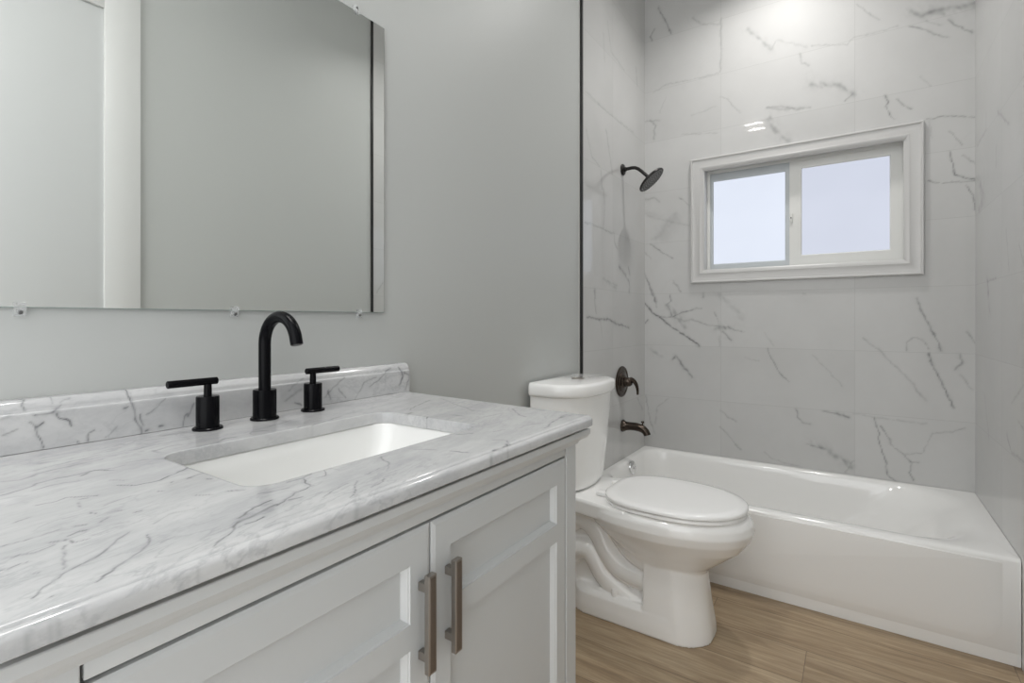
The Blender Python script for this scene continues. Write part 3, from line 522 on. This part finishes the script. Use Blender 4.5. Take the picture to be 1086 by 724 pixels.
# rear deck carrying the tank
def deck(z, g): return [(p[0], YC + (p[1] - YC) * (1 + 1.15 * max(0, p[0] - .17)), p[2]) for p in rrect(.035 + g, .40, YC - .155 + g, YC + .155 - g, (.01, .01, .05, .05), z, n=6, edge=10)]
b.loft([deck(.385, .012), deck(.393, .002), deck(.440, 0), deck(.449, .006)])
# pedestal, rounded front with a square shoulder behind
def ped(x0, x1, hw, z): return rrect(x0, x1, YC - hw, YC + hw, (min(hw * .92, .10), min(hw * .92, .10), .006, .006), z, n=12, edge=6, bow=.012)
b.loft([ped(.438, .652, .130, .0), ped(.438, .650, .127, .03), ped(.438, .638, .119, .11), ped(.438, .628, .112, .19), ped(.438, .622, .108, .26), ped(.438, .625, .10, .30)])
# plinth
def pli(x0, hw, z): return rrect(x0, .60, YC - hw, YC + hw, (.08, .08, .10, .10), z, n=12, edge=6)
b.loft([pli(.125, .131, .0), pli(.127, .130, .035), pli(.134, .124, .075), pli(.15, .108, .092)])
# core behind the pedestal
b.loft([rrect(.10, .46, YC - .062, YC + .062, (.01,) * 4, z, n=3, edge=3) for z in (.05, .39)])
b.loft([rrect(.08, .30, YC - w, YC + w, (.02,) * 4, z, n=4, edge=3) for z, w in ((.28, .062), (.34, .085), (.39, .13))])
# trapway bulges on both sides
for sg in (-1, 1):
    for pts, ra in (([(.10, .30), (.16, .338), (.21, .330), (.255, .288), (.285, .235), (.33, .188), (.39, .170), (.47, .170)], .046),
                    ([(.09, .15), (.14, .205), (.20, .222), (.235, .190), (.265, .145), (.31, .108), (.36, .082), (.42, .060)], .045),
                    ([(.27, .40), (.31, .345), (.345, .300), (.39, .258), (.47, .225)], .044)):
        P = []
        for i in range(len(pts) - 1):
            p0 = pts[max(i - 1, 0)]; p1 = pts[i]; p2 = pts[i + 1]; p3 = pts[min(i + 2, len(pts) - 1)]
            for k in range(6):
                s_ = k / 6; f_ = lambda a, b_, c_, d_: .5 * (2 * b_ + (c_ - a) * s_ + (2 * a - 5 * b_ + 4 * c_ - d_) * s_ ** 2 + (3 * b_ - a - 3 * c_ + d_) * s_ ** 3)
                P.append((f_(p0[0], p1[0], p2[0], p3[0]), YC + sg * .060, f_(p0[1], p1[1], p2[1], p3[1])))
        b.tube(P, ra, 20)
o = b.build('bowl', PORC, toi)
md = o.modifiers.new('remesh', 'REMESH'); md.mode = 'VOXEL'; md.voxel_size = 0.004; md.use_smooth_shade = True
md = o.modifiers.new('smooth', 'SMOOTH'); md.factor = 0.5; md.iterations = 2
b = MB(); b.lathe([(.014, .080), (.014, .106), (.011, .114), (.004, .117), (0, .117)], (.325, YC - .098, 0), n=24)
b.build('bolt_cap', PORC, toi)
# tank and lid
def tk(x1, hw, z, g=0.0): return rrect(.004, x1, YC + .008 - hw, YC + .008 + hw, (.085, .085, .02, .02), z, n=12, edge=8, bow=.045)
b = MB(); b.loft([tk(.135, .165, .449), tk(.146, .185, .458), tk(.152, .193, .475), tk(.170, .208, .66), tk(.183, .212, .835)]); b.build('tank', PORC, toi)
b = MB(); b.loft([tk(.188, .216, .829), tk(.194, .222, .833), tk(.196, .224, .840), tk(.196, .224, .868), tk(.191, .219, .877), tk(.178, .208, .881)]); b.build('tank_lid', PORC, toi, angle=50)
b = MB(); b.lathe([(.027, .8805), (.027, .8830), (.0245, .8842), (.0235, .8832), (.0, .8832)], (.105, YC + .03, 0), n=32); b.build('flush_button', NICKEL, toi)
# seat and lid
def so(xb, xf, hw, z): return egg(xb, xf - .010, hw + .009, z - .003, pb=4.5, pf=2.2, tap=.30)
b = MB()
b.loft([so(.287, .772, .180, .4505), so(.281, .778, .186, .454), so(.281, .778, .186, .461), so(.286, .774, .182, .465)]); b.build('seat', SEATM, toi, angle=50)
b = MB(); b.loft([so(.283, .776, .184, .4675), so(.279, .781, .189, .470), so(.279, .781, .189, .478), so(.285, .775, .183, .4835), so(.310, .745, .160, .4865), so(.36, .68, .11, .488)]); b.build('seat_lid', SEATM, toi, angle=50)
for yy in (-.075, .075):
    b = MB(); b.box(.245, .300, YC + yy - .020, YC + yy + .020, .4495, .466, .005); b.build('hinge', SEATM, toi)

# ------------------------------------------------------------------ vanity cabinet
vc = thing('vanity_cabinet', (0.30, 0.54, 0), 'light grey shaker vanity cabinet with two doors under the marble top', 'cabinet')
CY0, CY1, CX = 0.096, 0.984, 0.577
b = MB()
b.box(PX0 + .001, CX - .022, CY0, CY0 + .018, 0.0, 0.896); b.box(PX0 + .001, CX - .022, CY1 - .018, CY1, 0.0, 0.896)
b.box(PX0 + .001, CX - .022, CY0 + .018, CY1 - .018, .10, .118); b.box(PX0 + .001, PX0 + .012, CY0 + .018, CY1 - .018, .118, .80)
b.build('carcass', CAB, vc, smooth=False)
b = MB()
b.box(CX - .022, CX, CY0, .138, 0, .896, .001); b.box(CX - .022, CX, .942, CY1, 0, .896, .001)
b.box(CX - .022, CX - .003, .138, .942, .8435 + .018, .896); b.box(CX - .022, CX - .003, .138, .942, .06, .10)
b.build('face_frame', CAB, vc, smooth=False)
b = MB(); b.box(CX - .030, CX - .022, .10, .98, .10, .89); b.build('added_gap_shade_board', GAP_SHADE, vc, smooth=False)  # added black sheet, paints the shade seen in the door gaps
b = MB(); b.box(CX - .020, CX - .001, .1405, .9395, .8465, .866, .001); b.build('top_rail', CAB, vc)
# crown moulding wrapped around front and right side
prof = [(.000, .8615), (.003, .8625), (.005, .867), (.009, .872), (.014, .8745), (.018, .8755), (.021, .880), (.0235, .8835), (.0235, .8937), (.0225, .8947), (.0, .8947)]
b = MB(); rings = []
def mpath(d, z): return [(PX0 + .001, CY0 - d, z), (CX + d, CY0 - d, z), (CX + d, CY1 + d, z), (PX0 + .001, CY1 + d, z)]
pr = [mpath(d, z) for d, z in prof]
for i in range(len(pr) - 1):
    A, B_ = pr[i], pr[i + 1]; b.add(A + B_, [(k, k + 1, 5 + k, 4 + k) for k in range(3)])
b.build('crown_moulding', CAB, vc, angle=25)
b = MB(); b.box(.45, CX + .004, CY0 - .002, CY1 + .002, .894, .9025); b.build('added_gap_shade_strip', GAP_SHADE, vc, smooth=False)  # added black strip, paints the shade between slab and moulding

def door(y0, y1, left):
    """two-panel shaker door, swept bevels round each panel"""
    z0, z1, xf, th = .105, .8415, CX, .020
    b = MB()
    st, tr, mz0, mz1 = .040, .046, .680, .7155
    ys = [y0 + st, y1 - st]; P1 = (ys[0], ys[1], mz1, z1 - tr); P2 = (ys[0], ys[1], z0 + .05, mz0)
    e = .009
    def rect(a, x, d=0.0): return [(x, a[0] + d, a[2] + d), (x, a[1] - d, a[2] + d), (x, a[1] - d, a[3] - d), (x, a[0] + d, a[3] - d)]
    O = (y0, y1, z0, z1)
    b.loft([rect(O, xf - th), rect(O, xf - .003), rect(O, xf - .0015, e * .25), rect(O, xf, e * .8)], True, False)
    # front face as strips around the two panel openings
    a0, a1, c0, c1 = y0 + e * .8, y1 - e * .8, z0 + e * .8, z1 - e * .8
    def q(ya, yb2, za, zb): b.add([(xf, ya, za), (xf, yb2, za), (xf, yb2, zb), (xf, ya, zb)], [(0, 1, 2, 3)])
    q(a0, ys[0], c0, c1); q(ys[1], a1, c0, c1); q(ys[0], ys[1], P1[3], c1); q(ys[0], ys[1], mz0, mz1); q(ys[0], ys[1], c0, P2[2])
    for P in (P1, P2):
        b.loft([rect(P, xf), rect(P, xf - .0020, .0008), rect(P, xf - .0030, .0026), rect(P, xf - .0100, .0068), rect(P, xf - .0118, .0076)], False, True)
    d = b.build('door', CAB, vc, smooth=False)
    hy = (y1 - .0205) if left else (y0 + .0320)
    h = MB(); zt, zb = .782, .647
    h.box(xf + .0145, xf + .0235, hy - .0078, hy + .0078, zb, zt, .0008, seg=1)
    for zz in (zt - .020, zb + .020): h.box(xf - .0002, xf + .0150, hy - .0050, hy + .0050, zz - .006, zz + .006, .0006, seg=1)
    h.box(xf + .0233, xf + .0241, hy - .0050, hy + .0050, zb + .0035, zt - .0035, .0003, mi=1, seg=1)
    h.build('handle', [NICKEL, NICKEL_IN], d, smooth=False)
    return d
door(.1405, .5320, True)
door(.5345, .9400, False)

# ------------------------------------------------------------------ countertop with sink cut-out
ct = thing('countertop', (0.30, 0.55, 0.9035), 'white grey-veined marble countertop with sink cut-out and backsplash', 'countertop')
ZC = 0.9255
cor = [(PX0 + .001, .06), (.612, .06), (.612, 1.003), (PX0 + .001, 1.040)]; rad_ = [.001, .018, .014, .001]
def rpoly(cor, rad, step):
    out = []; n = len(cor); C = [Vector(c) for c in cor]
    seg = []
    for i in range(n):
        p, a, c = C[i], (C[i - 1] - C[i]).normalized(), (C[(i + 1) % n] - C[i]).normalized()
        ang = a.angle(c); d = rad[i] / math.tan(ang / 2); s0 = p + a * d; s1 = p + c * d
        cen = p + (a + c).normalized() * (rad[i] / math.sin(ang / 2)); seg.append((s0, s1, cen, rad[i]))
    for i in range(n):
        s0, s1, cen, r_ = seg[i]; v0, v1 = s0 - cen, s1 - cen; k = max(2, int(v0.angle(v1) * r_ / step) + 2)
        for j in range(k + 1):
            v = v0.lerp(v1, j / k).normalized() * r_; out.append(cen + v)
        e1 = seg[(i + 1) % n][0]; L = (e1 - s1).length; m = max(1, int(L / step))
        for j in range(1, m): out.append(s1.lerp(e1, j / m))
    return out
outer = rpoly(cor, rad_, .0024)
no = len(outer)
nor = []
for i in range(no):
    tt = (outer[(i + 1) % no] - outer[i - 1]).normalized(); n_ = Vector((tt.y, -tt.x)); nor.append(n_ * min(1, max(0, (outer[i].x - PX0 - .002) / .02)))
cen = Vector((.335, .552)); HX0, HX1, HY0, HY1, HR = .205, .474, .332, .776, .034
def inside(p):
    qx = abs(p.x - (HX0 + HX1) / 2) - ((HX1 - HX0) / 2 - HR); qy = abs(p.y - (HY0 + HY1) / 2) - ((HY1 - HY0) / 2 - HR)
    return math.hypot(max(qx, 0), max(qy, 0)) + min(max(qx, qy), 0) - HR < 0
inner = []
for p in outer:
    lo, hi = 0.0, 1.0
    for _ in range(22):
        m = (lo + hi) / 2
        if inside(cen.lerp(p, m)): lo = m
        else: hi = m
    inner.append(cen.lerp(p, lo))
NR = 110
P = np.zeros((0, 3)); rings = []
A_in = np.array([[p.x, p.y] for p in inner]); A_out = np.array([[p.x - n_.x * .013, p.y - n_.y * .013] for p, n_ in zip(outer, nor)])
cn = np.array([[cen.x, cen.y]]); dirn = A_in - cn; dirn /= np.linalg.norm(dirn, axis=1)[:, None]
rings.append(np.column_stack([A_in, np.full(no, ZC - .0225)]))
rings.append(np.column_stack([A_in, np.full(no, ZC - .003)]))
rings.append(np.column_stack([A_in + dirn * .0008, np.full(no, ZC - .0008)]))
for k in range(NR + 1):
    s_ = k / NR; rings.append(np.column_stack([(A_in + dirn * .003) * (1 - s_) + A_out * s_, np.full(no, ZC)]))
O = np.array([[p.x, p.y] for p in outer]); N_ = np.array([[p.x, p.y] for p in nor])
for ins, dz in ((.010, -.0004), (.0078, -.0018), (.0072, -.0030), (.0050, -.0036), (.0025, -.0050), (.0008, -.0070), (0, -.0092), (0, -.015), (0, -.0205), (.0015, -.022)):
    rings.append(np.column_stack([O - N_ * ins, np.full(no, ZC + dz)]))
allv = np.concatenate(rings); nr = len(rings)
ii = np.arange(no * nr).reshape(nr, no); jj = np.roll(ii, -1, axis=1)
q = []
for k in range(nr):
    k2 = (k + 1) % nr; q.append(np.stack([ii[k], jj[k], jj[k2], ii[k2]], 1))
q = np.concatenate(q)
me = bpy.data.meshes.new('slab'); org = np.array(ct.location)
me.from_pydata((allv - org).tolist(), [], q.tolist()); me.materials.append(MARBLE)
bm = bmesh.new(); bm.from_mesh(me); bmesh.ops.recalc_face_normals(bm, faces=bm.faces[:])
for f in bm.faces: f.smooth = True
for e in bm.edges:
    if len(e.link_faces) == 2 and e.calc_face_angle(0) > math.radians(40): e.smooth = False
bm.to_mesh(me); bm.free()
slab = bpy.data.objects.new('slab', me); SC.collection.objects.link(slab); slab.parent = ct
set_vein(slab, vein_field(allv[:, :2], VEIN_TOP, .0018, warp=.004, gain=1.35, wk=.66, ff=170) * np.where(allv[:, 2] < ZC - .002, 0.35, 1.0))
# backsplash
pf = [(PX0 + .001, ZC + .0008), (.020, ZC + .0008), (.020, .984), (.0195, .9855), (.0165, .987), (.0155, .990), (.0150, .9945), (.0125, .9985), (.008, 1.0035), (.003, 1.0055), (PX0 + .001, 1.0055)]
pts = []
for a, c_ in zip(pf[:-1], pf[1:]):
    L = math.hypot(c_[0] - a[0], c_[1] - a[1]); m = max(1, int(L / .002))
    pts += [(a[0] + (c_[0] - a[0]) * k / m, a[1] + (c_[1] - a[1]) * k / m) for k in range(m)]
pts.append(pf[-1])
b = MB(); ys_ = [0.062] + list(np.linspace(.064, 1.034, 486)) + [1.0365, 1.0375]
rg = []
for i, yy in enumerate(ys_):
    g = .0018 if i in (0, len(ys_) - 1) else 0
    rg.append([(min(px_, .020 - g), yy, min(pz, 1.0055 - g)) for px_, pz in pts])
b.loft(rg, True, True)
bs = b.build('backsplash', MARBLE, ct, angle=30)
vv_ = np.array(b.v); set_vein(bs, vein_field(vv_[:, 1:3], VEIN_SPLASH, .002, warp=.004, gain=1.35, wk=.66, ff=170))

# ------------------------------------------------------------------ undermount sink
sk = thing('sink', (0.34, 0.553, 0.76), 'white rectangular undermount sink below the cut-out of the marble top', 'sink')
def sr(g, z, r_, gx=None): 
    gx = g if gx is None else gx
    return rrect(HX0 - .004 + gx, HX1 + .004 - gx, HY0 - .004 + g, HY1 + .004 - g, (r_,) * 4, z, n=10, edge=10)
zt_ = ZC - .0228
b = MB(); b.loft([sr(-.02, zt_ - .012, .06), sr(-.02, zt_, .06), sr(0, zt_, .045), sr(.003, zt_ - .004, .045), sr(.010, zt_ - .03, .045, .006), sr(.030, zt_ - .075, .045, .014), sr(.055, zt_ - .110, .045, .026), sr(.085, zt_ - .125, .04, .045), sr(.115, zt_ - .130, .03, .07)], False, True)
b.loft([sr(-.02, zt_ - .012, .06), sr(0.0, zt_ - .08, .05), sr(.06, zt_ - .145, .04)], False, True)
b.build('basin', SINKM, sk, angle=60)
b = MB(); b.lathe([(.022, -.002), (.022, .002), (.017, .003), (.0, .0025)], (.34, .553, zt_ - .128), n=28); b.build('drain', BLACK, sk)

# ------------------------------------------------------------------ faucet
fa = thing('faucet', (0.068, 0.579, ZC), 'matte black widespread faucet with arched spout and two lever handles', 'faucet')
def flange(mb, x, y, r0=.0255): mb.lathe([(r0, 0.0002), (r0, .003), (r0 - .002, .0048), (.018, .005)], (x, y, ZC), n=40)
b = MB(); fx_, fy_ = .068, .579
flange(b, fx_, fy_, .0275); b.lathe([(.0225, .004), (.0225, .060), (.0215, .0615), (.0125, .062)], (fx_, fy_, ZC), n=40); b.build('spout_base', BLACK, fa)
pth = [(fx_, fy_, ZC + .05 + .02 * k) for k in range(6)]
R_ = .0555; zc_ = ZC + .155
for k in range(0, 25):
    a = math.radians(180 - k * (168 / 24)); pth.append((fx_ + R_ + R_ * math.cos(a), fy_, zc_ + R_ * math.sin(a)))
d_ = Vector((math.cos(math.radians(-12 - 90)), 0, math.sin(math.radians(-12 - 90))))
last = Vector(pth[-1]); 
dn = (last - Vector(pth[-2])).normalized(); pth += [tuple(last + dn * .005), tuple(last + dn * .010)]
b = MB(); b.tube(pth, .0118, 24); sp = b.build('spout', BLACK, fa)
b = MB(); b.tube([tuple(Vector(pth[-1]) - dn * .002), tuple(Vector(pth[-1]) + dn * .0015)], .0100, 20); b.build('aerator', HEADM, sp)
for hx, hy, sg in ((.072, .466, -1), (.064, .694, 1)):
    b = MB(); flange(b, hx, hy, .0255); b.lathe([(.0195, .004), (.0195, .060), (.0185, .062), (.007, .0625), (.0065, .085)], (hx, hy, ZC), n=36)
    h = b.build('handle', BLACK, fa)
    y0_, y1_ = (hy - .068, hy + .017) if sg < 0 else (hy - .017, hy + .068)
    b = MB(); rl = .0068; b.tube([(hx, y0_, ZC + .0895), (hx, y0_ + .001, ZC + .0895), (hx, y1_ - .001, ZC + .0895), (hx, y1_, ZC + .0895)], [rl - .001, rl, rl, rl - .001], 20)
    b.build('lever', BLACK, h)

# ------------------------------------------------------------------ mirror and clips
MX = PX0 + .002
mi_ = thing('wall_mirror', (PX0, 0.55, 1.15), 'large frameless rectangular wall mirror above the vanity', 'mirror')
MY0, MY1, MZ0, MZ1 = .135, .966, 1.1495, 1.940
b = MB(); b.box(MX, MX + .006, MY0, MY1, MZ0, MZ1, .0008, seg=1)
m_ = b.build('glass', [MEDGE], mi_, smooth=False)
b = MB(); e_ = .0012; b.add([(MX + .0062, MY0 + e_, MZ0 + e_), (MX + .0062, MY1 - e_, MZ0 + e_), (MX + .0062, MY1 - e_, MZ1 - e_), (MX + .0062, MY0 + e_, MZ1 - e_)], [(0, 1, 2, 3)])
b.build('silvering', MIRROR, mi_, smooth=False)
def make_clip(loc, label):
    r = thing('mirror_clip', loc, label, 'clip', 'clear plastic clips holding the mirror')
    lx, ly, lz = loc; b = MB()
    b.box(lx + .0002, lx + .010, ly - .0075, ly + .0075, lz - .014, lz - .0012, .0015)
    b.box(lx + .0088, lx + .0125, ly - .0075, ly + .0075, lz - .004, lz + .0085, .0012); b.build('clip_body', CLIP, r)
    b = MB(); b.lathe([(.0034, .0098), (.0034, .011), (.002, .012), (0, .0121)], (lx, ly, lz - .0076), (1, 0, 0), n=16); b.build('screw', SCREW, r)
    return r
c0 = make_clip((PX0, .224, MZ0), 'clear plastic mirror clip at bottom edge, nearest the left picture edge')
copy_thing(c0, (PX0, .556, MZ0), 'clear plastic mirror clip at bottom edge, just left of the black spout')
copy_thing(c0, (PX0, .880, MZ0), 'clear plastic mirror clip at bottom edge, near the lower right mirror corner')
c3 = copy_thing(c0, (PX0, .871, MZ1), 'clear plastic mirror clip on the sloping top edge of the mirror')
c3.rotation_euler = (math.pi, 0, 0)
